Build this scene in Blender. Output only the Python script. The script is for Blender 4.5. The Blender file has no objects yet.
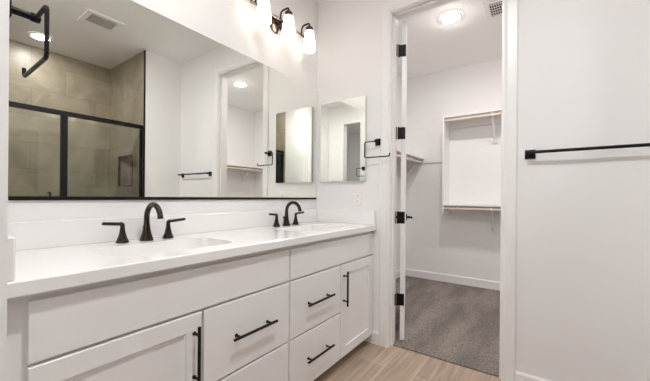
import bpy, bmesh, math, random
from mathutils import Vector, Matrix
from math import pi, sin, cos, radians as R

sc = bpy.context.scene
COL = sc.collection

# ------------------------------------------------------------------ camera
YAW = R(35.27)
cd = bpy.data.cameras.new('camera')
cd.sensor_width = 36.0
cd.lens = 36.0 * 308.8 / 650.0
cd.shift_y = 6.37 / 650.0
cd.clip_start = 0.02
cam = bpy.data.objects.new('camera', cd)
COL.objects.link(cam)
cam.matrix_world = (Matrix.Translation((-2.15, -1.61, 1.115)) @ Matrix.Rotation(YAW - pi / 2, 4, 'Z')
                    @ Matrix.Rotation(pi / 2, 4, 'X') @ Matrix.Rotation(R(0.455), 4, 'Z'))
sc.camera = cam

# ------------------------------------------------------------------ world, exposure
w = bpy.data.worlds.new('world')
sc.world = w
w.use_nodes = True
w.node_tree.nodes['Background'].inputs[0].default_value = (0.9, 0.95, 1.0, 1)
w.node_tree.nodes['Background'].inputs[1].default_value = 0.4
sc.view_settings.view_transform = 'Standard'
sc.view_settings.look = 'None'
sc.view_settings.gamma = 1.0
sc.view_settings.use_curve_mapping = False
sc.view_settings.exposure = 0.77
BULB = 18.0      # vanity bulbs
CAN = 300.0       # recessed lights
WARM = (1.0, 0.95, 0.90)
NEUT = (0.99, 1.0, 1.0)
sc.cycles.max_bounces = 14
sc.cycles.diffuse_bounces = 8
sc.cycles.glossy_bounces = 8
sc.cycles.transmission_bounces = 8
sc.cycles.transparent_max_bounces = 12
sc.cycles.sample_clamp_indirect = 5.0
sc.cycles.blur_glossy = 2.0


# ------------------------------------------------------------------ materials
def new_mat(name):
    m = bpy.data.materials.new(name)
    m.use_nodes = True
    nt = m.node_tree
    return m, nt, nt.nodes['Principled BSDF'], nt.nodes['Material Output']


def plain(name, col, rough=0.5, metal=0.0, bump=0.0, bscale=200.0, var=0.0, vscale=3.0, spec=0.5):
    m, nt, p, out = new_mat(name)
    p.inputs['Roughness'].default_value = rough
    p.inputs['Metallic'].default_value = metal
    p.inputs['Specular IOR Level'].default_value = spec
    N = nt.nodes.new
    tc = N('ShaderNodeTexCoord')
    nz = N('ShaderNodeTexNoise')
    nz.inputs['Scale'].default_value = vscale
    nt.links.new(tc.outputs['Object'], nz.inputs['Vector'])
    mx = N('ShaderNodeMix')
    mx.data_type = 'RGBA'
    a = [max(0, c * (1 - var)) for c in col]
    b = [min(1, c * (1 + var)) for c in col]
    mx.inputs[6].default_value = (*a, 1)
    mx.inputs[7].default_value = (*b, 1)
    nt.links.new(nz.outputs['Fac'], mx.inputs[0])
    nt.links.new(mx.outputs[2], p.inputs['Base Color'])
    if bump:
        n2 = N('ShaderNodeTexNoise')
        n2.inputs['Scale'].default_value = bscale
        n2.inputs['Detail'].default_value = 3
        nt.links.new(tc.outputs['Object'], n2.inputs['Vector'])
        bp = N('ShaderNodeBump')
        bp.inputs['Strength'].default_value = bump
        bp.inputs['Distance'].default_value = 0.002
        nt.links.new(n2.outputs['Fac'], bp.inputs['Height'])
        nt.links.new(bp.outputs['Normal'], p.inputs['Normal'])
    return m


def emitter(name, col, strength):
    m, nt, p, out = new_mat(name)
    nt.nodes.remove(p)
    e = nt.nodes.new('ShaderNodeEmission')
    e.inputs[0].default_value = (*col, 1)
    e.inputs[1].default_value = strength
    nt.links.new(e.outputs[0], out.inputs[0])
    return m


def tile_mat(name, plane):
    """large beige wall tiles; plane is the pair of axes that span the wall"""
    m, nt, p, out = new_mat(name)
    N, L = nt.nodes.new, nt.links.new
    tc = N('ShaderNodeTexCoord')
    sp = N('ShaderNodeSeparateXYZ')
    cb = N('ShaderNodeCombineXYZ')
    L(tc.outputs['Object'], sp.inputs[0])
    L(sp.outputs['X' if plane == 'xz' else 'Y'], cb.inputs[0])
    ad = N('ShaderNodeMath')
    ad.operation = 'ADD'
    ad.inputs[1].default_value = 0.12
    L(sp.outputs['Z'], ad.inputs[0])
    L(ad.outputs[0], cb.inputs[1])
    br = N('ShaderNodeTexBrick')
    br.inputs['Scale'].default_value = 1.0
    br.inputs['Brick Width'].default_value = 0.61
    br.inputs['Row Height'].default_value = 0.305
    br.inputs['Mortar Size'].default_value = 0.003
    br.inputs['Mortar Smooth'].default_value = 0.2
    br.inputs['Color1'].default_value = (0.37, 0.315, 0.235, 1)
    br.inputs['Color2'].default_value = (0.30, 0.255, 0.19, 1)
    br.inputs['Mortar'].default_value = (0.225, 0.19, 0.145, 1)
    L(cb.outputs[0], br.inputs['Vector'])
    nz = N('ShaderNodeTexNoise')
    nz.inputs['Scale'].default_value = 3.2
    nz.inputs['Detail'].default_value = 6
    nz.inputs['Roughness'].default_value = 0.62
    nz.inputs['Distortion'].default_value = 0.8
    L(tc.outputs['Object'], nz.inputs['Vector'])
    rp = N('ShaderNodeValToRGB')
    rp.color_ramp.elements[0].position = 0.3
    rp.color_ramp.elements[0].color = (0.72, 0.71, 0.70, 1)
    rp.color_ramp.elements[1].position = 0.72
    rp.color_ramp.elements[1].color = (1.22, 1.22, 1.22, 1)
    L(nz.outputs['Fac'], rp.inputs[0])
    mx = N('ShaderNodeMix')
    mx.data_type = 'RGBA'
    mx.blend_type = 'MULTIPLY'
    mx.inputs[0].default_value = 1.0
    L(br.outputs['Color'], mx.inputs[6])
    L(rp.outputs[0], mx.inputs[7])
    L(mx.outputs[2], p.inputs['Base Color'])
    p.inputs['Roughness'].default_value = 0.38
    bp = N('ShaderNodeBump')
    bp.inputs['Strength'].default_value = 0.3
    bp.inputs['Distance'].default_value = 0.002
    bp.invert = True
    L(br.outputs['Fac'], bp.inputs['Height'])
    L(bp.outputs['Normal'], p.inputs['Normal'])
    return m


def plank_mat():
    m, nt, p, out = new_mat('wood_look_tile')
    N, L = nt.nodes.new, nt.links.new
    tc = N('ShaderNodeTexCoord')
    mp = N('ShaderNodeMapping')
    mp.inputs['Location'].default_value = (0.25, 0.16, 0)
    L(tc.outputs['Object'], mp.inputs[0])
    br = N('ShaderNodeTexBrick')
    br.offset = 0.37
    br.inputs['Scale'].default_value = 1.0
    br.inputs['Brick Width'].default_value = 1.2
    br.inputs['Row Height'].default_value = 0.20
    br.inputs['Mortar Size'].default_value = 0.0022
    br.inputs['Mortar Smooth'].default_value = 0.1
    br.inputs['Bias'].default_value = 0.0
    br.inputs['Color1'].default_value = (0.50, 0.385, 0.295, 1)
    br.inputs['Color2'].default_value = (0.37, 0.28, 0.215, 1)
    br.inputs['Mortar'].default_value = (0.56, 0.47, 0.38, 1)
    L(mp.outputs[0], br.inputs['Vector'])
    m2 = N('ShaderNodeMapping')
    m2.inputs['Scale'].default_value = (1.6, 26.0, 1.0)
    L(tc.outputs['Object'], m2.inputs[0])
    nz = N('ShaderNodeTexNoise')
    nz.inputs['Scale'].default_value = 1.6
    nz.inputs['Detail'].default_value = 7
    nz.inputs['Roughness'].default_value = 0.6
    nz.inputs['Distortion'].default_value = 0.6
    L(m2.outputs[0], nz.inputs['Vector'])
    rp = N('ShaderNodeValToRGB')
    rp.color_ramp.elements[0].position = 0.28
    rp.color_ramp.elements[0].color = (0.66, 0.64, 0.62, 1)
    rp.color_ramp.elements[1].position = 0.70
    rp.color_ramp.elements[1].color = (1.2, 1.2, 1.2, 1)
    L(nz.outputs['Fac'], rp.inputs[0])
    mx = N('ShaderNodeMix')
    mx.data_type = 'RGBA'
    mx.blend_type = 'MULTIPLY'
    mx.inputs[0].default_value = 1.0
    L(br.outputs['Color'], mx.inputs[6])
    L(rp.outputs[0], mx.inputs[7])
    L(mx.outputs[2], p.inputs['Base Color'])
    p.inputs['Roughness'].default_value = 0.42
    bp = N('ShaderNodeBump')
    bp.inputs['Strength'].default_value = 0.25
    bp.inputs['Distance'].default_value = 0.002
    bp.invert = True
    L(br.outputs['Fac'], bp.inputs['Height'])
    L(bp.outputs['Normal'], p.inputs['Normal'])
    return m


def carpet_mat():
    m, nt, p, out = new_mat('carpet')
    N, L = nt.nodes.new, nt.links.new
    tc = N('ShaderNodeTexCoord')
    nz = N('ShaderNodeTexNoise')
    nz.inputs['Scale'].default_value = 95
    nz.inputs['Detail'].default_value = 4
    nz.inputs['Roughness'].default_value = 0.75
    L(tc.outputs['Object'], nz.inputs['Vector'])
    rp = N('ShaderNodeValToRGB')
    rp.color_ramp.elements[0].position = 0.34
    rp.color_ramp.elements[0].color = (0.115, 0.098, 0.087, 1)
    rp.color_ramp.elements[1].position = 0.68
    rp.color_ramp.elements[1].color = (0.36, 0.315, 0.285, 1)
    L(nz.outputs['Fac'], rp.inputs[0])
    # brushed tracks left in the pile
    mp = N('ShaderNodeMapping')
    mp.inputs['Rotation'].default_value = (0, 0, R(28))
    mp.inputs['Scale'].default_value = (0.55, 2.6, 1)
    L(tc.outputs['Object'], mp.inputs[0])
    n2 = N('ShaderNodeTexNoise')
    n2.inputs['Scale'].default_value = 1.7
    n2.inputs['Detail'].default_value = 2
    L(mp.outputs[0], n2.inputs['Vector'])
    r2 = N('ShaderNodeValToRGB')
    r2.color_ramp.elements[0].position = 0.42
    r2.color_ramp.elements[0].color = (0.88, 0.88, 0.88, 1)
    r2.color_ramp.elements[1].position = 0.62
    r2.color_ramp.elements[1].color = (1.28, 1.27, 1.26, 1)
    L(n2.outputs['Fac'], r2.inputs[0])
    mx = N('ShaderNodeMix')
    mx.data_type = 'RGBA'
    mx.blend_type = 'MULTIPLY'
    mx.inputs[0].default_value = 1.0
    L(rp.outputs[0], mx.inputs[6])
    L(r2.outputs[0], mx.inputs[7])
    L(mx.outputs[2], p.inputs['Base Color'])
    p.inputs['Roughness'].default_value = 1.0
    p.inputs['Specular IOR Level'].default_value = 0.05
    bp = N('ShaderNodeBump')
    bp.inputs['Strength'].default_value = 0.9
    bp.inputs['Distance'].default_value = 0.008
    L(nz.outputs['Fac'], bp.inputs['Height'])
    L(bp.outputs['Normal'], p.inputs['Normal'])
    return m


def glass_mat():
    m, nt, p, out = new_mat('clear_glass')
    nt.nodes.remove(p)
    N, L = nt.nodes.new, nt.links.new
    tr = N('ShaderNodeBsdfTransparent')
    tr.inputs[0].default_value = (0.95, 0.965, 0.95, 1)
    gl = N('ShaderNodeBsdfGlossy')
    gl.inputs['Roughness'].default_value = 0.0
    fr = N('ShaderNodeFresnel')
    fr.inputs['IOR'].default_value = 1.52
    mx = N('ShaderNodeMixShader')
    L(fr.outputs[0], mx.inputs[0])
    L(tr.outputs[0], mx.inputs[1])
    L(gl.outputs[0], mx.inputs[2])
    L(mx.outputs[0], out.inputs[0])
    return m


def shade_mat():
    m, nt, p, out = new_mat('frosted_glass')
    nt.nodes.remove(p)
    N, L = nt.nodes.new, nt.links.new
    tl = N('ShaderNodeBsdfTranslucent')
    tl.inputs[0].default_value = (0.96, 0.90, 0.82, 1)
    df = N('ShaderNodeBsdfDiffuse')
    df.inputs[0].default_value = (0.95, 0.92, 0.88, 1)
    mx = N('ShaderNodeMixShader')
    mx.inputs[0].default_value = 0.25
    L(tl.outputs[0], mx.inputs[1])
    L(df.outputs[0], mx.inputs[2])
    L(mx.outputs[0], out.inputs[0])
    return m


def mirror_mat():
    m, nt, p, out = new_mat('mirror_silver')
    p.inputs['Base Color'].default_value = (0.945, 0.955, 0.915, 1)
    p.inputs['Metallic'].default_value = 1.0
    p.inputs['Roughness'].default_value = 0.0
    return m


M_WALL = plain('wall_paint', (0.82, 0.81, 0.81), 0.75, bump=0.12, bscale=120, var=0.01)
M_CEIL = plain('ceiling_paint', (0.88, 0.87, 0.86), 0.85, bump=0.12, bscale=90, var=0.01)
M_TRIM = plain('trim_paint', (0.84, 0.825, 0.82), 0.35, var=0.01)
M_CAB = plain('cabinet_paint', (0.84, 0.83, 0.835), 0.38, var=0.012, vscale=2)
M_TOE = plain('toe_kick_grey', (0.55, 0.52, 0.51), 0.5, var=0.01)  # darker grey than the cabinet fronts
M_TOP = plain('cultured_marble', (0.86, 0.85, 0.845), 0.10, var=0.01, vscale=5)
M_BLACK = plain('matte_black_metal', (0.006, 0.0055, 0.0055), 0.45, metal=0.0, var=0.15, vscale=30, spec=0.22)
M_BRONZE = plain('oil_rubbed_bronze', (0.05, 0.038, 0.033), 0.22, metal=0.85, var=0.2, vscale=25)
M_ROD = plain('beige_rod', (0.66, 0.57, 0.50), 0.4, var=0.04, vscale=12)
M_SHELF = plain('shelf_paint', (0.82, 0.80, 0.79), 0.45, var=0.01)
M_PLATE = plain('white_plastic', (0.86, 0.83, 0.81), 0.3, var=0.01)
M_DARK = plain('dark_slot', (0.03, 0.028, 0.026), 0.8, var=0.1)
M_EDGE = plain('mirror_edge', (0.55, 0.60, 0.57), 0.15, var=0.03)
M_PAN = plain('shower_pan', (0.82, 0.80, 0.78), 0.3, var=0.01)
M_CHROME = plain('brushed_nickel', (0.55, 0.53, 0.51), 0.3, metal=1.0, var=0.05)
M_TILE_XZ = tile_mat('wall_tile_lengthwise', 'xz')
M_TILE_YZ = tile_mat('wall_tile_crosswise', 'yz')
M_PLANK = plank_mat()
M_CARPET = carpet_mat()
M_GLASS = glass_mat()
M_SHADE = shade_mat()
M_MIRROR = mirror_mat()
M_BULB = emitter('bulb_glow', WARM, BULB * 3)
M_LENS = emitter('lens_glow', NEUT, CAN)
M_LENS_SHOWER = emitter('shower_lens_glow', NEUT, CAN * 0.26)
M_LENS_CLOSET = emitter('closet_lens_glow', (1.0, 0.96, 0.92), CAN * 0.48)
M_LENS_SOFT = emitter('soft_lens_glow', NEUT, CAN * 0.22)


# ------------------------------------------------------------------ mesh helpers
def box(bm, x0, x1, y0, y1, z0, z1, bev=0.0, seg=2):
    g = bmesh.ops.create_cube(bm, size=1.0)
    vs = g['verts']
    bmesh.ops.scale(bm, vec=(abs(x1 - x0), abs(y1 - y0), abs(z1 - z0)), verts=vs)
    bmesh.ops.translate(bm, vec=((x0 + x1) / 2, (y0 + y1) / 2, (z0 + z1) / 2), verts=vs)
    if bev:
        es = list({e for v in vs for e in v.link_edges})
        bmesh.ops.bevel(bm, geom=es, offset=bev, segments=seg, affect='EDGES', profile=0.5)


def loops(bm, rings, cap0=True, cap1=True, closed=True):
    """skin successive rings of points"""
    vr = [[bm.verts.new(p) for p in r] for r in rings]
    n = len(vr[0])
    for a, b in zip(vr, vr[1:]):
        for i in range(n if closed else n - 1):
            j = (i + 1) % n
            bm.faces.new((a[i], a[j], b[j], b[i]))
    if cap0:
        bm.faces.new(list(reversed(vr[0])))
    if cap1:
        bm.faces.new(vr[-1])
    return vr


def lathe(bm, prof, origin=(0, 0, 0), axis='Z', seg=24, cap0=True, cap1=True):
    o = Vector(origin)
    rings = []
    for r, h in prof:
        ring = []
        for i in range(seg):
            a = 2 * pi * i / seg
            c, s = r * cos(a), r * sin(a)
            if axis == 'Z':
                p = Vector((c, s, h))
            elif axis == 'X':
                p = Vector((h, c, s))
            else:
                p = Vector((s, h, c))
            ring.append(o + p)
        rings.append(ring)
    loops(bm, rings, cap0, cap1)


def tube(bm, pts, rad, seg=12):
    pts = [Vector(p) for p in pts]
    n = len(pts)
    rads = rad if isinstance(rad, (list, tuple)) else [rad] * n
    tan = []
    for i in range(n):
        a = pts[max(i - 1, 0)]
        b = pts[min(i + 1, n - 1)]
        tan.append((b - a).normalized())
    up = Vector((0, 0, 1)) if abs(tan[0].z) < 0.9 else Vector((1, 0, 0))
    nrm = (up - tan[0] * up.dot(tan[0])).normalized()
    rings = []
    for i in range(n):
        nrm = (nrm - tan[i] * nrm.dot(tan[i]))
        nrm.normalize()
        bi = tan[i].cross(nrm)
        rings.append([pts[i] + (nrm * cos(2 * pi * k / seg) + bi * sin(2 * pi * k / seg)) * rads[i] for k in range(seg)])
    loops(bm, rings)


def fillet(pts, r, n=5):
    """round the corners of a polyline"""
    pts = [Vector(p) for p in pts]
    out = [pts[0]]
    for i in range(1, len(pts) - 1):
        a = (pts[i - 1] - pts[i])
        b = (pts[i + 1] - pts[i])
        rr = min(r, a.length * 0.49, b.length * 0.49)
        p0 = pts[i] + a.normalized() * rr
        p1 = pts[i] + b.normalized() * rr
        for k in range(n + 1):
            t = k / n
            out.append(p0 * (1 - t) ** 2 + pts[i] * 2 * t * (1 - t) + p1 * t ** 2)
    out.append(pts[-1])
    return out


def world_loc(o):
    v = Vector((0, 0, 0))
    while o is not None:
        v = v + Vector(o.location)
        o = o.parent
    return v


def obj(name, bm, mat, parent=None, smooth=False, local=False, loc=None):
    """link one mesh object; points are given in world space unless local"""
    bmesh.ops.recalc_face_normals(bm, faces=bm.faces)
    if loc is not None:
        bmesh.ops.translate(bm, vec=-Vector(loc), verts=bm.verts)
    if parent is not None and not local:
        bmesh.ops.translate(bm, vec=-world_loc(parent), verts=bm.verts)
    me = bpy.data.meshes.new(name)
    bm.to_mesh(me)
    bm.free()
    me.materials.append(mat)
    if smooth:
        for p in me.polygons:
            p.use_smooth = True
        me.set_sharp_from_angle(angle=R(38))
    o = bpy.data.objects.new(name, me)
    COL.objects.link(o)
    if parent is not None:
        o.parent = parent
    if loc is not None:
        o.location = loc
    return o


def tag(o, label, cat, group=None):
    o['label'] = label
    o['category'] = cat
    if group:
        o['group'] = group
    return o


def thing(name, label, cat, loc, rz=0.0, group=None):
    o = bpy.data.objects.new(name, None)
    o.empty_display_size = 0.05
    COL.objects.link(o)
    o.location = loc
    o.rotation_euler = (0, 0, rz)
    return tag(o, label, cat, group)


def dup(root, loc, rz=None, label=None):
    r = root.copy()
    COL.objects.link(r)
    r.location = loc
    if rz is not None:
        r.rotation_euler = (0, 0, rz)
    if label:
        r['label'] = label
    for ch in list(root.children):
        c = ch.copy()
        COL.objects.link(c)
        c.parent = r
        for g in list(ch.children):
            d = g.copy()
            COL.objects.link(d)
            d.parent = c
    return r


def struct(name, bm, mat, smooth=False, label=None):
    o = obj(name, bm, mat, None, smooth)
    o['kind'] = 'structure'
    return o


def boxes(*bs, bev=0.0):
    bm = bmesh.new()
    for b in bs:
        box(bm, *b, bev=bev)
    return bm


# ------------------------------------------------------------------ the room shell
ZC = 2.80          # ceiling
DO = (-1.412, -0.676, 2.49)    # closet doorway: y from, y to, head height
WX = 0.115          # thickness of the wall with the doorway
XL = -2.0           # left wall plane
YD = -2.18           # wall facing the vanity / shower front
SX = -0.44          # tiled side wall of the shower
SB = -3.15          # tiled back wall of the shower
CXF = 2.10          # far closet wall
CY0, CY1 = -3.15, 0.03
VX = -2.76          # wall of the entry

struct('floor', boxes((-2.88, 0.05, -3.25, 0.12, -0.06, 0.0)), M_PLANK)
bm = bmesh.new()
box(bm, 0.05, CXF + 0.1, CY0 - 0.1, CY1 + 0.1, -0.06, 0.008)
struct('floor_closet', bm, M_CARPET)
struct('floor_bedroom', boxes((-5.0, -2.88, -3.3, 0.6, -0.06, 0.004)), M_CARPET)
struct('ceiling', boxes((-5.0, CXF + 0.12, -3.3, 0.6, ZC, ZC + 0.1)), M_CEIL)
struct('wall_back', boxes((-2.88, 0.0, 0.0, 0.12, 0, ZC)), M_WALL)
# wall with the closet doorway
struct('wall_right', boxes((0, WX, DO[1], 0.12, 0, ZC), (0, WX, -3.25, DO[0], 0, ZC),
                           (0, WX, DO[0], DO[1], DO[2], ZC)), M_WALL)
struct('wall_left', boxes((-2.12, XL, -0.66, 0.0, 0, ZC)), M_WALL)
struct('wall_left_rear', boxes((-2.12, XL, -3.25, -1.78, 0, ZC)), M_WALL)
struct('wall_front', boxes((SX + 0.11, 0, -3.15, YD - 0.012, 0, ZC), (SX, 0, YD - 0.012, YD, 0, ZC)), M_WALL)
struct('wall_entry_rear', boxes((-2.88, -2.12, -1.90, -1.78, 0, ZC)), M_WALL)
EO = (-1.43, -0.70, 2.455)
struct('wall_entry_left', boxes((-2.88, VX, EO[1], 0.0, 0, ZC), (-2.88, VX, -1.78, EO[0], 0, ZC),
                                (-2.88, VX, EO[0], EO[1], EO[2], ZC)), M_WALL)
struct('wall_bedroom_far', boxes((-5.1, -5.0, -3.3, 0.6, 0, ZC)), M_WALL)
struct('wall_bedroom_front', boxes((-5.0, -2.88, -3.3, -3.2, 0, ZC)), M_WALL)
struct('wall_bedroom_back', boxes((-5.0, -2.88, 0.5, 0.6, 0, ZC)), M_WALL)
# shower tiling; the niche is a real opening in the side wall
NY0, NY1, NZ0, NZ1 = -2.86, -2.487, 1.235, 1.600
struct('wall_shower_back', boxes((XL, SX + 0.11, SB - 0.1, SB, 0, ZC)), M_TILE_XZ)
struct('wall_shower_right', boxes((SX, SX + 0.108, NY1, YD - 0.014, 0, ZC), (SX, SX + 0.108, SB, NY0, 0, ZC),
                                  (SX, SX + 0.108, NY0, NY1, 0, NZ0), (SX, SX + 0.108, NY0, NY1, NZ1, ZC),
                                  (SX + 0.095, SX + 0.108, NY0, NY1, NZ0, NZ1)), M_TILE_YZ)
struct('wall_shower_left', boxes((XL, XL + 0.012, SB, YD, 0, ZC)), M_TILE_YZ)
struct('trim_shower_edge', boxes((SX - 0.006, SX + 0.006, YD - 0.016, YD + 0.004, 0, ZC)), M_BLACK)
f = 0.012
struct('trim_niche', boxes((SX - 0.004, SX + 0.02, NY0 - f, NY0, NZ0 - f, NZ1 + f), (SX - 0.004, SX + 0.02, NY1, NY1 + f, NZ0 - f, NZ1 + f),
                           (SX - 0.004, SX + 0.02, NY0, NY1, NZ0 - f, NZ0), (SX - 0.004, SX + 0.02, NY0, NY1, NZ1, NZ1 + f)), M_BLACK)
struct('floor_shower', boxes((XL + 0.012, SX, SB, YD - 0.02, 0.0, 0.05), (XL + 0.012, SX, YD - 0.10, YD + 0.01, 0.05, 0.12), bev=0.004), M_PAN)
# closet walls
struct('wall_closet_far', boxes((CXF, CXF + 0.1, CY0 - 0.1, CY1 + 0.1, 0, ZC)), M_WALL)
struct('wall_closet_left', boxes((WX, CXF, CY1, CY1 + 0.1, 0, ZC)), M_WALL)
struct('wall_closet_right', boxes((WX, CXF, CY0 - 0.1, CY0, 0, ZC)), M_WALL)


def baseboard(name, segs, h=0.095, t=0.014):
    bm = bmesh.new()
    for (x0, y0, x1, y1, nx, ny) in segs:
        # profile: plain face with an eased top
        prof = [(0, 0), (t, 0), (t, h - 0.012), (t * 0.55, h), (0, h)]
        a = [(x0 + nx * d, y0 + ny * d, z) for d, z in prof]
        b = [(x1 + nx * d, y1 + ny * d, z) for d, z in prof]
        loops(bm, [a, b])
    return struct(name, bm, M_TRIM)


CW, CT = 0.070, 0.016
baseboard('baseboard_right', [(0, DO[1] + CW, 0, -0.48, -1, 0), (0, YD, 0, DO[0] - CW, -1, 0)])
baseboard('baseboard_front', [(SX + 0.012, YD, -0.014, YD, 0, 1)])
baseboard('baseboard_closet', [(CXF, CY0, CXF, CY1, -1, 0), (WX, CY1, CXF - 0.014, CY1, 0, -1), (WX, CY0, CXF - 0.014, CY0, 0, 1),
                               (WX, CY0 + 0.014, WX, DO[0] - CW, 1, 0)], h=0.11)
baseboard('baseboard_left', [(XL, YD + 0.01, XL, -1.78, 1, 0)])


# door casings: eased flat stock, mitred at the head
def casing(name, opening, xface, sgn, xback=None, w=CW, t=CT):
    """casing on a wall x = xface facing sgn, with the jamb lining behind it"""
    y0, y1, zh = opening
    bm = bmesh.new()
    prof = [(0.0, 0.0), (0.0, t * 0.55), (0.010, t * 0.72), (0.018, t), (w - 0.006, t), (w, t * 0.7), (w, 0.0)]
    A, B, C2, D = [], [], [], []
    for o, d in prof:
        x = xface + sgn * d
        A.append((x, y0 - o, 0.0))
        B.append((x, y0 - o, zh + o))
        C2.append((x, y1 + o, zh + o))
        D.append((x, y1 + o, 0.0))
    loops(bm, [A, B, C2, D])
    return struct(name, bm, M_TRIM)


casing('trim_1', DO, 0.0, -1)
casing('trim_2', DO, WX, 1)
JT = 0.006
bm = boxes((0, WX, DO[0], DO[0] + JT, 0, DO[2]), (0, WX, DO[1] - JT, DO[1], 0, DO[2]), (0, WX, DO[0], DO[1], DO[2] - JT, DO[2]))
# door stop
for b in ((0.03, 0.072, DO[0] + JT, DO[0] + JT + 0.011, 0, DO[2] - JT), (0.03, 0.072, DO[1] - JT - 0.011, DO[1] - JT, 0, DO[2] - JT),
          (0.03, 0.072, DO[0], DO[1], DO[2] - JT - 0.011, DO[2] - JT)):
    box(bm, *b, bev=0.002)
jamb = struct('trim_3', bm, M_TRIM)
casing('trim_4', EO, VX, 1)


# ------------------------------------------------------------------ doors
def hinge_bm():
    bm = bmesh.new()
    # leaf on the jamb and leaf on the door edge, knuckle between
    tube(bm, [(0, 0, -0.05), (0, 0, 0.05)], 0.007, 12)
    return bm


DW, DH, DT = 0.695, 2.46, 0.035
PIV = Vector((0.133, DO[1] - 0.035, 0.016))
ANG = R(20.4)
HZ = (0.328, 0.960, 1.611, 2.247)
bm = bmesh.new()
box(bm, 0.0, DW, -DT, 0.0, 0, DH, bev=0.0015)
for s_y, yo in ((1, 0.0), (-1, -DT)):      # raised mouldings of two panels on each face
    for a, b in ((0.22, 1.0), (1.16, DH - 0.14)):
        for q in ((0.12, DW - 0.12, a, a + 0.014), (0.12, DW - 0.12, b - 0.014, b), (0.12, 0.134, a, b), (DW - 0.134, DW - 0.12, a, b)):
            box(bm, q[0], q[1], yo - 0.001 if s_y > 0 else yo - 0.003, yo + 0.003 if s_y > 0 else yo + 0.001, q[2], q[3], bev=0.001)
lf = obj('door_1', bm, M_TRIM, None, local=True)
lf['kind'] = 'structure'
lf.location = PIV
lf.rotation_euler = (0, 0, ANG)
DM = Matrix.Translation(PIV) @ Matrix.Rotation(ANG, 4, 'Z')
KN = DM.inverted() @ Vector((WX + 0.010, DO[1] - 0.016, 0))     # knuckle, in the door's own space
for wz in HZ:
    zz = wz - PIV.z
    bm = bmesh.new()
    box(bm, -0.0022, -0.0002, -DT + 0.004, -0.001, zz - 0.046, zz + 0.046, bev=0.0008)
    tube(bm, [(KN.x, KN.y, zz - 0.047), (KN.x, KN.y, zz + 0.047)], 0.0075, 14)
    # strap from the knuckle to the door leaf
    loops(bm, [[(-0.0022, -0.001, zz + q), (-0.0002, -0.004, zz + q), (KN.x + 0.004, KN.y - 0.004, zz + q), (KN.x - 0.004, KN.y, zz + q)] for q in (-0.045, 0.045)])
    for k in (-0.028, 0.0, 0.028):
        lathe(bm, [(0.0038, -0.0021), (0.003, -0.0034)], (0, -DT * 0.5, zz + k), 'X', 10)
    obj('hinge', bm, M_BLACK, lf, local=True)
# the jamb leaves of the same hinges sit on the door lining
for i, wz in enumerate(HZ):
    bm = bmesh.new()
    box(bm, 0.076, WX, DO[1] - JT - 0.0022, DO[1] - JT, wz - 0.046, wz + 0.046, bev=0.0008)
    for k in (-0.028, 0.0, 0.028):
        lathe(bm, [(0.0038, 0.0), (0.003, -0.0013)], (0.094, DO[1] - JT - 0.0022, wz + k), 'Y', 10)
    obj('hinge_leaf', bm, M_BLACK, jamb)
# lever handle near the free edge, rose on each face
bm = bmesh.new()
for s, y0 in ((-1, -DT), (1, 0.0)):
    lathe(bm, [(0.032, y0), (0.032, y0 + s * 0.010), (0.028, y0 + s * 0.013), (0.012, y0 + s * 0.014), (0.011, y0 + s * 0.045), (0.008, y0 + s * 0.05)],
          (DW - 0.06, 0, 0.910), 'Y', 20)
    tube(bm, fillet([(DW - 0.06, y0 + s * 0.036, 0.910), (DW - 0.06, y0 + s * 0.052, 0.910), (DW - 0.150, y0 + s * 0.055, 0.910)], 0.012), 0.010, 10)
obj('lever_handle', bm, M_BLACK, lf, smooth=True, local=True)

# closed door in the entry
bm = bmesh.new()
box(bm, -2.66, -2.24, -1.785, -1.772, 0.01, 2.43, bev=0.002)
for a, b in ((0.22, 1.05), (1.2, 2.28)):
    for q in ((-2.57, -2.33, a, a + 0.012), (-2.57, -2.33, b - 0.012, b)):
        box(bm, q[0], q[1], -1.774, -1.766, q[2], q[3], bev=0.003)
    for q in ((-2.57, -2.558), (-2.342, -2.33)):
        box(bm, q[0], q[1], -1.774, -1.766, a, b, bev=0.003)
struct('door_2', bm, M_TRIM)
bm = bmesh.new()
box(bm, -2.735, -2.665, -1.78, -1.764, 0, 2.515, bev=0.003)
box(bm, -2.235, -2.165, -1.78, -1.764, 0, 2.515, bev=0.003)
box(bm, -2.665, -2.235, -1.78, -1.764, 2.44, 2.515, bev=0.003)
struct('trim_5', bm, M_TRIM)

# ------------------------------------------------------------------ vanity cabinets
FY = -0.55          # front of the doors
FB = FY + 0.02      # front of the cabinet frame
ZT = 0.864          # underside of the counter
ZB = 0.068


def pull(parent, x, z, length, vertical=False):
    bm = bmesh.new()
    y = FY - 0.032
    h = length / 2
    pr = length * 0.36
    if vertical:
        tube(bm, [(x, y, z - h), (x, y, z + h)], 0.0062, 14)
        for s in (-1, 1):
            tube(bm, [(x, FY + 0.001, z + s * pr), (x, y, z + s * pr)], 0.005, 12)
            lathe(bm, [(0.008, 0), (0.007, -0.003)], (x, FY, z + s * pr), 'Y', 14)
    else:
        tube(bm, [(x - h, y, z), (x + h, y, z)], 0.0062, 14)
        for s in (-1, 1):
            tube(bm, [(x + s * pr, FY + 0.001, z), (x + s * pr, y, z)], 0.005, 12)
            lathe(bm, [(0.008, 0), (0.007, -0.003)], (x + s * pr, FY, z), 'Y', 14)
    return obj('bar_pull', bm, M_BLACK, parent, smooth=True)


def slab(name, parent, x0, x1, z0, z1):
    bm = bmesh.new()
    box(bm, x0, x1, FY, FB - 0.0008, z0, z1, bev=0.0025)
    return obj(name, bm, M_CAB, parent)


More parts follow.
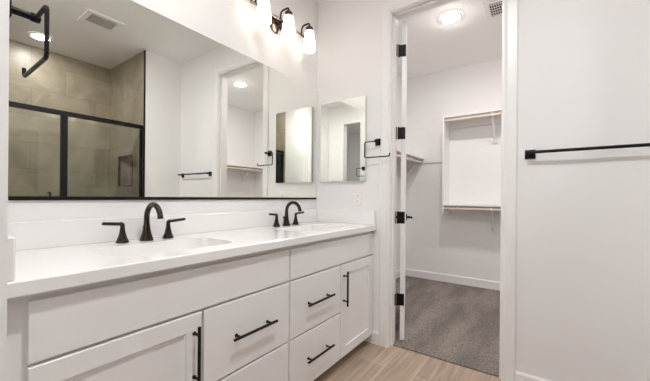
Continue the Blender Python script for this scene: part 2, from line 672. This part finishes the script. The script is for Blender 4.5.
def shaker(parent, x0, x1, z0, z1, st=0.062):
    bm = bmesh.new()
    # outer block with a recessed field: nested rectangular loops on the front
    def rect(i, y):
        return [(x0 + i, y, z0 + i), (x1 - i, y, z0 + i), (x1 - i, y, z1 - i), (x0 + i, y, z1 - i)]
    loops(bm, [rect(0, FB - 0.0008), rect(0, FY + 0.002), rect(0.002, FY), rect(st, FY), rect(st + 0.002, FY + 0.009)])
    return obj('door', bm, M_CAB, parent)


def cabinet(label, x0, x1, door, drawers, front, hinge_right):
    t = thing('vanity_cabinet', label, 'cabinet', ((x0 + x1) / 2, -0.27, 0), 0, 'double vanity cabinets')
    e = 0.018
    bm = boxes((x0, x0 + e, FB, -0.004, ZB, ZT), (x1 - e, x1, FB, -0.004, ZB, ZT), (x0 + e, x1 - e, FB, -0.004, ZB, ZB + e),
               (x0 + e, x1 - e, -0.012, -0.004, ZB + e, ZT))
    # face frame
    mid = (door[1] + drawers[0]) / 2 if door[0] < drawers[0] else (drawers[1] + door[0]) / 2
    for b in ((x0 + 0.055, x1 - 0.055, FB, FB + e, ZT - 0.04, ZT), (x0 + 0.055, x1 - 0.055, FB, FB + e, 0.650, 0.705), (x0 + 0.055, x1 - 0.055, FB, FB + e, ZB + e, ZB + 0.04),
              (mid - 0.022, mid + 0.022, FB, FB + e, ZB + 0.04, 0.650), (x0 + e, x0 + 0.055, FB, FB + e, ZB + e, ZT), (x1 - 0.055, x1 - e, FB, FB + e, ZB + e, ZT)):
        box(bm, *b)
    obj('carcass', bm, M_CAB, t)
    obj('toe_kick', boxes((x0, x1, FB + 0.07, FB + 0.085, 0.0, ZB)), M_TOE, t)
    slab('false_front', t, front[0], front[1], 0.684, 0.842)
    d = shaker(t, door[0], door[1], ZB + 0.002, 0.674)
    px = door[0] + 0.031 if hinge_right else door[1] - 0.031
    pull(d, px, 0.520, 0.225, True)
    for (z0, z1) in ((0.376, 0.674), (ZB + 0.002, 0.367)):
        dr = slab('drawer', t, drawers[0], drawers[1], z0, z1)
        pull(dr, (drawers[0] + drawers[1]) / 2, (z0 + z1) / 2 + 0.0, 0.25)
    return t


cabinet('pale grey vanity cabinet on the left, under the nearer sink, door at its left side', XL + 0.004, -0.9575,
        (-1.944, -1.457), (-1.448, -0.963), (-1.944, -0.963), False)
cabinet('pale grey vanity cabinet at the far end beside the doorway wall, door at its right', -0.9565, -0.004,
        (-0.463, -0.014), (-0.951, -0.472), (-0.951, -0.014), True)


# ------------------------------------------------------------------ countertop with two basins
def rrect(cx, cy, w, h, r, z, n=6):
    out = []
    for sx, sy, a0 in ((1, 1, 0), (-1, 1, 90), (-1, -1, 180), (1, -1, 270)):
        for k in range(n + 1):
            a = R(a0 + 90 * k / n)
            out.append((cx + sx * (w / 2 - r) + r * cos(a), cy + sy * (h / 2 - r) + r * sin(a), z))
    return out


CT_Z, CT_F = 0.905, -0.574
S1, S2 = -1.465, -0.492
SY = -0.325
SW, SH, SR = 0.47, 0.285, 0.07
top = thing('countertop', 'long white double sink countertop over the pale grey vanity cabinets', 'countertop', (-1.0, -0.29, 0.864))


def slab_with_holes():
    bm = bmesh.new()
    x0, x1, y0, y1 = XL + 0.001, -0.001, CT_F, -0.001
    be = 0.004
    def cap(z, grow):
        es = []
        lps = [[(x0, y0 + be, z), (x1, y0 + be, z), (x1, y1, z), (x0, y1, z)]]
        for s in (S1, S2):
            lps.append(rrect(s, SY, SW + grow, SH + grow, SR, z))
        vv = []
        for lp in lps:
            vs = [bm.verts.new(p) for p in lp]
            vv.append(vs)
            for i in range(len(vs)):
                es.append(bm.edges.new((vs[i], vs[(i + 1) % len(vs)])))
        bmesh.ops.triangle_fill(bm, use_beauty=True, use_dissolve=False, edges=es)
        return vv
    t = cap(CT_Z, 0.012)
    b = cap(0.864, 0.0)
    # front edge, eased
    fr = [bm.verts.new((x0, y0, CT_Z - be)), bm.verts.new((x1, y0, CT_Z - be))]
    fb = [bm.verts.new((x0, y0, 0.864 + be)), bm.verts.new((x1, y0, 0.864 + be))]
    T, B = t[0], b[0]
    bm.faces.new((T[0], T[1], fr[1], fr[0]))
    bm.faces.new((fr[0], fr[1], fb[1], fb[0]))
    bm.faces.new((fb[0], fb[1], B[1], B[0]))
    bm.faces.new((T[2], T[3], B[3], B[2]))
    bm.faces.new((T[1], T[2], B[2], B[1], fb[1], fr[1]))
    bm.faces.new((T[3], T[0], fr[0], fb[0], B[0], B[3]))
    for h in (1, 2):
        n = len(t[h])
        for i in range(n):
            j = (i + 1) % n
            bm.faces.new((t[h][i], t[h][j], b[h][j], b[h][i]))
    return bm


obj('slab', slab_with_holes(), M_TOP, top, smooth=True)
for s in (S1, S2):
    bm = bmesh.new()
    prof = [(0.0, 0.8638), (0.002, 0.850), (0.010, 0.827), (0.026, 0.792), (0.05, 0.762), (0.085, 0.747), (0.12, 0.742)]
    rings = [rrect(s, SY, SW - 2 * d, SH - 2 * d, min(SR, (SH - 2 * d) / 2 - 0.003) if d < 0.1 else 0.02, z) for d, z in prof]
    loops(bm, rings, False, True)
    b = obj('basin', bm, M_TOP, top, smooth=True)
    bm = bmesh.new()
    lathe(bm, [(0.0, 0.7432), (0.022, 0.7432), (0.022, 0.7455), (0.014, 0.7465), (0.0, 0.7485)], (s, SY, 0), 'Z', 20, False, False)
    obj('drain', bm, M_BRONZE, b, smooth=True)
bm = bmesh.new()
box(bm, XL + 0.001, -0.001, -0.021, -0.001, CT_Z, 1.012, bev=0.003)
obj('backsplash', bm, M_TOP, top)
for a, b_ in ((XL + 0.001, XL + 0.029), (-0.021, -0.001)):
    bm = bmesh.new()
    box(bm, a, b_, CT_F + 0.008, -0.0215, CT_Z, 1.012, bev=0.004)
    obj('side_splash', bm, M_TOP, top)


# ------------------------------------------------------------------ faucets
def faucet(x, label):
    y = -0.090
    t = thing('faucet', label, 'faucet', (x, y, CT_Z), 0, 'widespread faucets')
    bm = bmesh.new()
    lathe(bm, [(0.029, 0), (0.029, 0.004), (0.0265, 0.012), (0.0205, 0.030), (0.0155, 0.055), (0.0125, 0.085)], (0, 0, 0), 'Z', 24, True, False)
    pts, rr = [(0, 0, 0.083), (0, 0, 0.105)], [0.0124, 0.0120]
    ry = 0.063
    for k in range(1, 13):
        a = pi - (pi * 0.93) * k / 12
        pts.append((0, -(ry + ry * cos(a)), 0.105 + ry * 1.0 * sin(a)))
        rr.append(0.0120 - 0.0004 * k / 12)
    pts.append((0, -0.1265, 0.106))
    rr.append(0.0128)
    tube(bm, pts, rr, 16)
    obj('spout', bm, M_BRONZE, t, smooth=True, local=True)
    # lift rod behind the spout
    bm = bmesh.new()
    tube(bm, [(0, 0.026, 0.0), (0, 0.026, 0.055)], 0.003, 10)
    lathe(bm, [(0.0, 0.054), (0.006, 0.055), (0.007, 0.062), (0.0, 0.068)], (0, 0.026, 0), 'Z', 12, False, False)
    obj('lift_rod', bm, M_BRONZE, t, smooth=True, local=True)
    for s in (-1, 1):
        bm = bmesh.new()
        hx = s * 0.102
        lathe(bm, [(0.0255, 0), (0.0255, 0.004), (0.022, 0.012), (0.0155, 0.030), (0.011, 0.052), (0.0092, 0.068)], (hx, 0, 0), 'Z', 24, True, False)
        tube(bm, fillet([(hx, 0, 0.064), (hx, 0, 0.083), (hx + s * 0.022, -0.004, 0.0845), (hx + s * 0.080, -0.012, 0.090)], 0.014, 6),
             [0.0092] * 8 + [0.0075] * 7 + [0.0068], 14)
        obj('handle', bm, M_BRONZE, t, smooth=True, local=True)
    return t


faucet(-1.449, 'dark bronze widespread faucet with arched spout at the nearer sink')
faucet(-0.482, 'dark bronze widespread faucet with arched spout at the farther sink, by the doorway wall')

# ------------------------------------------------------------------ wall mirror
MZ0, MZ1, MX0, MX1 = 1.099, 2.041, XL + 0.01, -0.014
t = thing('wall_mirror', 'wide frameless wall mirror above the double vanity', 'mirror', ((MX0 + MX1) / 2, 0, MZ0))
obj('mirror_glass', boxes((MX0, MX1, -0.006, -0.0005, MZ0, MZ1)), M_MIRROR, t)
obj('bottom_channel', boxes((MX0, MX1, -0.0095, -0.0065, MZ0 - 0.006, MZ0 + 0.009), (MX0, MX1, -0.0065, -0.0005, MZ0 - 0.006, MZ0 - 0.0005)), M_BLACK, t)

# mirrored cabinet on the doorway wall
t = thing('medicine_cabinet', 'small frameless mirrored cabinet on the doorway wall beside the big mirror', 'cabinet', (0, -0.268, 1.244))
obj('body', boxes((-0.018, -0.0005, -0.481, -0.056, 1.244, 1.900)), M_EDGE, t)
bm = bmesh.new()
box(bm, -0.0235, -0.0182, -0.482, -0.055, 1.243, 1.901)
o = obj('mirror_door', bm, M_MIRROR, t)


# ------------------------------------------------------------------ vanity lights
def vanity_light(xc, label):
    sp = 0.2375
    t = thing('vanity_light', label, 'wall light', (xc, 0, 2.37), 0, 'three shade bath bar lights')
    bm = bmesh.new()
    lathe(bm, [(0.066, -0.0005), (0.066, -0.010), (0.058, -0.017), (0.030, -0.021), (0.012, -0.022), (0.010, -0.05)], (xc, 0, 2.37), 'Y', 32)
    obj('backplate', bm, M_BRONZE, t, smooth=True)
    bm = bmesh.new()
    tube(bm, [(xc - sp - 0.03, -0.052, 2.385), (xc + sp + 0.03, -0.052, 2.385)], 0.0085, 14)
    for s in (-1, 1):
        lathe(bm, [(0.0, s * 0.014), (0.0105, s * 0.009), (0.0115, 0), (0.0085, -s * 0.010)], (xc + s * (sp + 0.03), -0.052, 2.385), 'X', 14)
    obj('bar', bm, M_BRONZE, t, smooth=True)
    for k in (-1, 0, 1):
        x = xc + k * sp
        bm = bmesh.new()
        tube(bm, fillet([(x, -0.052, 2.385), (x, -0.052, 2.452), (x, -0.13, 2.452), (x, -0.13, 2.415)], 0.036, 8), 0.0068, 12)
        a = obj('arm', bm, M_BRONZE, t, smooth=True)
        bm = bmesh.new()
        lathe(bm, [(0.010, 2.424), (0.023, 2.421), (0.0275, 2.414), (0.0285, 2.387), (0.0275, 2.385)], (x, -0.13, 0), 'Z', 24)
        obj('socket_cup', bm, M_BRONZE, a, smooth=True)
        bm = bmesh.new()
        prof = [(0.026, 2.396), (0.029, 2.388), (0.036, 2.345), (0.044, 2.294), (0.0495, 2.252), (0.0485, 2.243), (0.042, 2.238), (0.0, 2.237)]
        lathe(bm, prof[:-1] + [(0.0005, 2.237)], (x, -0.13, 0), 'Z', 32, False, False)
        s_ = obj('lamp_shade', bm, M_SHADE, t, smooth=True)
        bm = bmesh.new()
        lathe(bm, [(0.0, 2.248), (0.012, 2.250), (0.022, 2.259), (0.026, 2.274), (0.023, 2.292), (0.016, 2.312), (0.012, 2.330), (0.012, 2.390)], (x, -0.13, 0), 'Z', 20, False, True)
        obj('bulb', bm, M_BULB, s_, smooth=True)
    return t


vanity_light(-0.52, 'three shade dark bronze bar light on the wall above the farther sink')
vanity_light(-1.53, 'added three shade dark bronze bar light above the nearer sink, out of view overhead')  # second fixture added out of view to raise the brightness


# ------------------------------------------------------------------ towel rings and bar
def towel_ring(label):
    """wall at local x = 0, reaching out along -x"""
    t = thing('towel_ring', label, 'towel ring', (0, -0.586, 1.533), 0, 'open square towel rings')
    bm = bmesh.new()
    box(bm, -0.010, -0.0003, -0.026, 0.026, -0.026, 0.026, bev=0.002)
    tube(bm, [(-0.009, 0, 0), (-0.058, 0, 0)], 0.0085, 14)
    lathe(bm, [(0.0, -0.066), (0.0095, -0.063), (0.0105, -0.058), (0.0105, -0.048), (0.0085, -0.045)], (0, 0, 0), 'X', 16)
    obj('mount', bm, M_BLACK, t, smooth=True, local=True)
    bm = bmesh.new()
    tube(bm, fillet([(-0.056, -0.004, 0), (-0.056, 0.090, 0), (-0.056, 0.090, -0.118), (-0.056, -0.112, -0.118), (-0.056, -0.112, -0.096)], 0.013, 5), 0.0046, 12)
    obj('ring', bm, M_BLACK, t, smooth=True, local=True)
    return t


ring = towel_ring('black open square towel ring between the small mirror and the closet doorway')
dup(ring, (XL, -0.597, 1.545), pi, 'black open square towel ring nearest the camera, at the left end of the big mirror')

t = thing('towel_bar', 'long straight black towel bar on the wall right of the closet doorway', 'towel bar', (0, -1.83, 1.37))
for yy in (-1.546, -2.118):
    bm = bmesh.new()
    box(bm, -0.010, -0.0003, yy - 0.026, yy + 0.026, 1.344, 1.396, bev=0.002)
    tube(bm, [(-0.009, yy, 1.376), (-0.060, yy, 1.376)], 0.0095, 14)
    obj('mount', bm, M_BLACK, t, smooth=True)
bm = bmesh.new()
tube(bm, [(-0.058, -2.134, 1.376), (-0.058, -1.528, 1.376)], 0.0085, 16)
obj('bar', bm, M_BLACK, t, smooth=True)


# ------------------------------------------------------------------ outlets
def outlet(name, label, x, y, z, w=0.07, h=0.115):
    t = thing(name, label, 'outlet', (x, y, z))
    bm = bmesh.new()
    box(bm, x - 0.006, x - 0.0003, y - w / 2, y + w / 2, z - h / 2, z + h / 2, bev=0.0025)
    obj('cover_plate', bm, M_PLATE, t)
    for s in (-1, 1):
        bm = bmesh.new()
        lathe(bm, [(0.0165, -0.0055), (0.0165, -0.0075), (0.015, -0.0082)], (x, y, z + s * 0.020), 'X', 20)
        r = obj('receptacle', bm, M_PLATE, t, smooth=True)
        bm = bmesh.new()
        for q in (-0.006, 0.006):
            box(bm, x - 0.0088, x - 0.008, y + q - 0.0012, y + q + 0.0012, z + s * 0.020 - 0.004, z + s * 0.020 + 0.006)
        obj('slots', bm, M_DARK, r)
    return t


outlet('wall_outlet', 'white duplex outlet on the doorway wall just below the small mirror', 0, -0.410, 1.106)


# ------------------------------------------------------------------ shower enclosure
t = thing('shower_enclosure', 'black framed glass shower enclosure seen in the big mirror', 'shower enclosure', ((XL + SX) / 2, YD - 0.04, 0.12))
yf = YD - 0.045
zr = 1.922
xa, xb, xm = XL + 0.013, SX - 0.007, -1.164
obj('header_rail', boxes((xa, xb, yf - 0.022, yf + 0.022, zr - 0.035, zr + 0.008), bev=0.003), M_BLACK, t)
obj('sill_rail', boxes((xa, xb, yf - 0.022, yf + 0.022, 0.121, 0.15), bev=0.003), M_BLACK, t)
obj('wall_jamb', boxes((xa, xa + 0.03, yf - 0.018, yf + 0.018, 0.15, zr - 0.036), bev=0.002), M_BLACK, t)
obj('wall_jamb', boxes((xb - 0.022, xb, yf - 0.018, yf + 0.018, 0.15, zr - 0.036), bev=0.002), M_BLACK, t)
obj('centre_post', boxes((xm - 0.026, xm + 0.026, yf - 0.02, yf + 0.02, 0.15, zr - 0.036), bev=0.002), M_BLACK, t)
obj('glass_panel', boxes((xm + 0.026, xb - 0.022, yf - 0.003, yf + 0.003, 0.15, zr - 0.036)), M_GLASS, t)
gd = obj('glass_door', boxes((xa + 0.031, xm - 0.027, yf - 0.003, yf + 0.003, 0.152, zr - 0.038)), M_GLASS, t)
bm = bmesh.new()
tube(bm, fillet([(-1.275, yf, 1.135), (-1.275, yf + 0.05, 1.135), (-1.275, yf + 0.05, 0.93), (-1.275, yf, 0.93)], 0.012), 0.008, 12)
obj('pull_handle', bm, M_BLACK, gd, smooth=True)

# ------------------------------------------------------------------ ceiling vents, lights, hatch
def vent(label, x0, x1, y0, y1, along='x', cols=1):
    t = thing('ceiling_vent', label, 'vent', ((x0 + x1) / 2, (y0 + y1) / 2, ZC), 0, 'ceiling vents')
    m = 0.042
    zf = ZC - 0.016
    bm = boxes((x0, x1, y0, y0 + m, zf, ZC - 0.0005), (x0, x1, y1 - m, y1, zf, ZC - 0.0005), (x0, x0 + m, y0 + m, y1 - m, zf, ZC - 0.0005),
               (x1 - m, x1, y0 + m, y1 - m, zf, ZC - 0.0005), bev=0.002)
    obj('frame', bm, M_PLATE, t)
    obj('opening', boxes((x0 + m, x1 - m, y0 + m, y1 - m, ZC - 0.002, ZC - 0.0005)), M_DARK, t)  # dark sheet stands in for the shade behind the slats, no hole cut
    n = 5
    for k in range(n):
        bm = bmesh.new()
        if along == 'x':
            y = y0 + m + (k + 0.5) * (y1 - y0 - 2 * m) / n
            box(bm, x0 + m, x1 - m, y - 0.0055, y + 0.0055, zf, zf + 0.002, bev=0.0005)
        else:
            x = x0 + m + (k + 0.5) * (x1 - x0 - 2 * m) / n
            box(bm, x - 0.0055, x + 0.0055, y0 + m, y1 - m, zf, zf + 0.002, bev=0.0005)
        obj('slat', bm, M_PLATE, t)
    bm = bmesh.new()
    for k in range(1, 12):
        x = x0 + m + k * (x1 - x0 - 2 * m) / 12
        y = y0 + m + k * (y1 - y0 - 2 * m) / 12
        if along == 'x':
            box(bm, x - 0.0018, x + 0.0018, y0 + m, y1 - m, zf + 0.0021, zf + 0.0045)
        else:
            box(bm, x0 + m, x1 - m, y - 0.0018, y + 0.0018, zf + 0.0021, zf + 0.0045)
    obj('cross_bars', bm, M_PLATE, t)


vent('square white slatted ceiling vent over the bathroom floor, reflected at top of the big mirror', -1.115, -0.82, -2.045, -1.765)
vent('white slatted ceiling vent inside the closet', 0.80, 1.10, -1.47, -1.17, 'y')


def can(label, x, y, r=0.075, lens=None, drop=0.0165):
    t = thing('ceiling_light', label, 'ceiling light', (x, y, ZC), 0, 'round recessed ceiling lights')
    bm = bmesh.new()
    lathe(bm, [(r + 0.022, -0.0005), (r + 0.022, -0.005), (r + 0.016, -0.010), (r, -0.012), (r, -0.004)], (x, y, ZC), 'Z', 36, False, False)
    obj('trim_ring', bm, M_PLATE, t, smooth=True)
    bm = bmesh.new()
    lathe(bm, [(r + 0.0005, -0.004), (r + 0.0005, -0.7 * drop), (r * 0.85, -0.9 * drop), (r * 0.5, -0.97 * drop), (0.0, -drop)], (x, y, ZC), 'Z', 36, False, False)
    obj('lens', bm, lens or M_LENS, t, smooth=True)


can('round recessed ceiling light over the tiled shower, reflected beside the towel ring', -1.222, -2.785, lens=M_LENS_SHOWER)
can('round recessed closet ceiling light seen directly through the doorway', 0.869, -0.896, lens=M_LENS_CLOSET, drop=0.021)
can('round recessed closet ceiling light seen only in the big mirror', 0.892, -2.12, lens=M_LENS_CLOSET, drop=0.021)
can('added round recessed ceiling light in front of the nearer sink, unseen above the frame', -1.50, -1.38)  # unseen lamp added to brighten the bathroom
can('added round recessed ceiling light over the entry beside the camera, unseen', -2.45, -0.4, lens=M_LENS_SOFT)  # unseen lamp added for more light from the entry
can('added round recessed ceiling light in the bedroom beyond the entry, unseen', -3.9, -1.1, 0.12, lens=M_LENS_SOFT)  # unseen lamp added to light the room beyond

bm = bmesh.new()
box(bm, 1.09, 1.66, -2.96, -2.38, ZC - 0.006, ZC - 0.0005, bev=0.002)
bx = bm
o = obj('attic_hatch', bx, M_CEIL)
tag(o, 'flat painted attic hatch in the closet ceiling, seen in the big mirror', 'hatch')


# ------------------------------------------------------------------ closet shelving
def bracket_bm(back, front, z, axis_pos, axis):
    """brace from the wall up to the front of a shelf; axis 'y' runs toward the wall in y"""
    bm = bmesh.new()
    def P(d, zz):
        return (axis_pos, d, zz) if axis == 'y' else (d, axis_pos, zz)
    tube(bm, [P(back, z - 0.30), P(back, z - 0.005)], 0.011, 8)
    tube(bm, [P(back, z - 0.006), P(front, z - 0.006)], 0.007, 8)
    tube(bm, [P(back, z - 0.285), P(front, z - 0.016)], 0.012, 8)
    return bm


# shelf on the left closet wall
SZ = 1.640
t = thing('closet_shelf', 'white shelf with rod along the left closet wall, behind the open door', 'shelf', (1.2, CY1, SZ), 0, 'closet shelves')
obj('board', boxes((0.9, CXF - 0.001, -0.266, CY1 - 0.001, SZ, SZ + 0.019), bev=0.002), M_SHELF, t)
obj('cleat', boxes((0.9, CXF - 0.001, CY1 - 0.019, CY1 - 0.001, SZ - 0.085, SZ - 0.0005)), M_SHELF, t)
bm = bmesh.new()
tube(bm, [(0.91, -0.235, SZ - 0.045), (CXF - 0.003, -0.235, SZ - 0.045)], 0.0165, 14)
obj('hanging_rod', bm, M_ROD, t, smooth=True)
for x in (1.30, 2.0):
    obj('bracket', bracket_bm(CY1 - 0.026, -0.23, SZ, x, 'y'), M_SHELF, t, smooth=True)
# end cleat running along the far wall up to the double hanging unit
o = obj('wall_cleat', boxes((CXF - 0.019, CXF - 0.0005, -0.579, -0.267, SZ - 0.055, SZ + 0.019), bev=0.002), M_SHELF)
tag(o, 'white wood cleat on the far closet wall between shelf and hanging unit', 'cleat')

# double hanging unit on the far wall
UX = CXF - 0.28
UY0, UY1 = -2.2, -0.590
t = thing('hanging_unit', 'white double hanging closet unit with two rods on the far closet wall', 'closet unit', (CXF, (UY0 + UY1) / 2, 0.94))
for y in (UY1, UY0):
    obj('side_panel', boxes((UX, CXF - 0.001, y - 0.0095, y + 0.0095, 0.935, 2.142), bev=0.002), M_SHELF, t)
for zs in (2.105, 1.018):
    b = obj('shelf_board', boxes((UX, CXF - 0.001, UY0 + 0.011, UY1 - 0.011, zs, zs + 0.019), bev=0.002), M_SHELF, t)
    obj('cleat', boxes((CXF - 0.02, CXF - 0.001, UY0 + 0.011, UY1 - 0.011, zs - 0.09, zs - 0.0005)), M_SHELF, b)
    bm = bmesh.new()
    tube(bm, [(UX + 0.025, UY0 + 0.0105, zs - 0.035), (UX + 0.025, UY1 - 0.0105, zs - 0.035)], 0.0165, 14)
    obj('hanging_rod', bm, M_ROD, t, smooth=True)
    for y in (-1.125, -1.70):
        bm = bracket_bm(CXF - 0.028, UX + 0.03, zs - 0.002, y, 'x')
        box(bm, CXF - 0.026, CXF - 0.0205, y - 0.03, y + 0.03, zs - 0.32, zs - 0.27, bev=0.001)
        box(bm, UX + 0.02, CXF - 0.03, y - 0.016, y + 0.016, zs - 0.010, zs - 0.0005, bev=0.001)
        lathe(bm, [(0.020, -0.008), (0.022, -0.006), (0.022, 0.006), (0.020, 0.008)], (UX + 0.025, y, zs - 0.035), 'Y', 16)
        obj('bracket', bm, M_SHELF, t, smooth=True)

# shelf on the right closet wall, seen in the mirror
SR_Z = 1.655
t = thing('closet_shelf', 'white shelf with rod along the right closet wall, seen only in the big mirror', 'shelf', (1.2, CY0, SR_Z), 0, 'closet shelves')
obj('board', boxes((0.3, CXF - 0.001, CY0 + 0.001, -2.87, SR_Z, SR_Z + 0.019), bev=0.002), M_SHELF, t)
obj('cleat', boxes((0.3, CXF - 0.001, CY0 + 0.001, CY0 + 0.019, SR_Z - 0.085, SR_Z - 0.0005)), M_SHELF, t)
bm = bmesh.new()
tube(bm, [(0.31, -2.90, SR_Z - 0.045), (CXF - 0.003, -2.90, SR_Z - 0.045)], 0.0165, 14)
obj('hanging_rod', bm, M_ROD, t, smooth=True)
for x in (1.05, 1.78):
    obj('bracket', bracket_bm(CY0 + 0.027, -2.90, SR_Z, x, 'y'), M_SHELF, t, smooth=True)
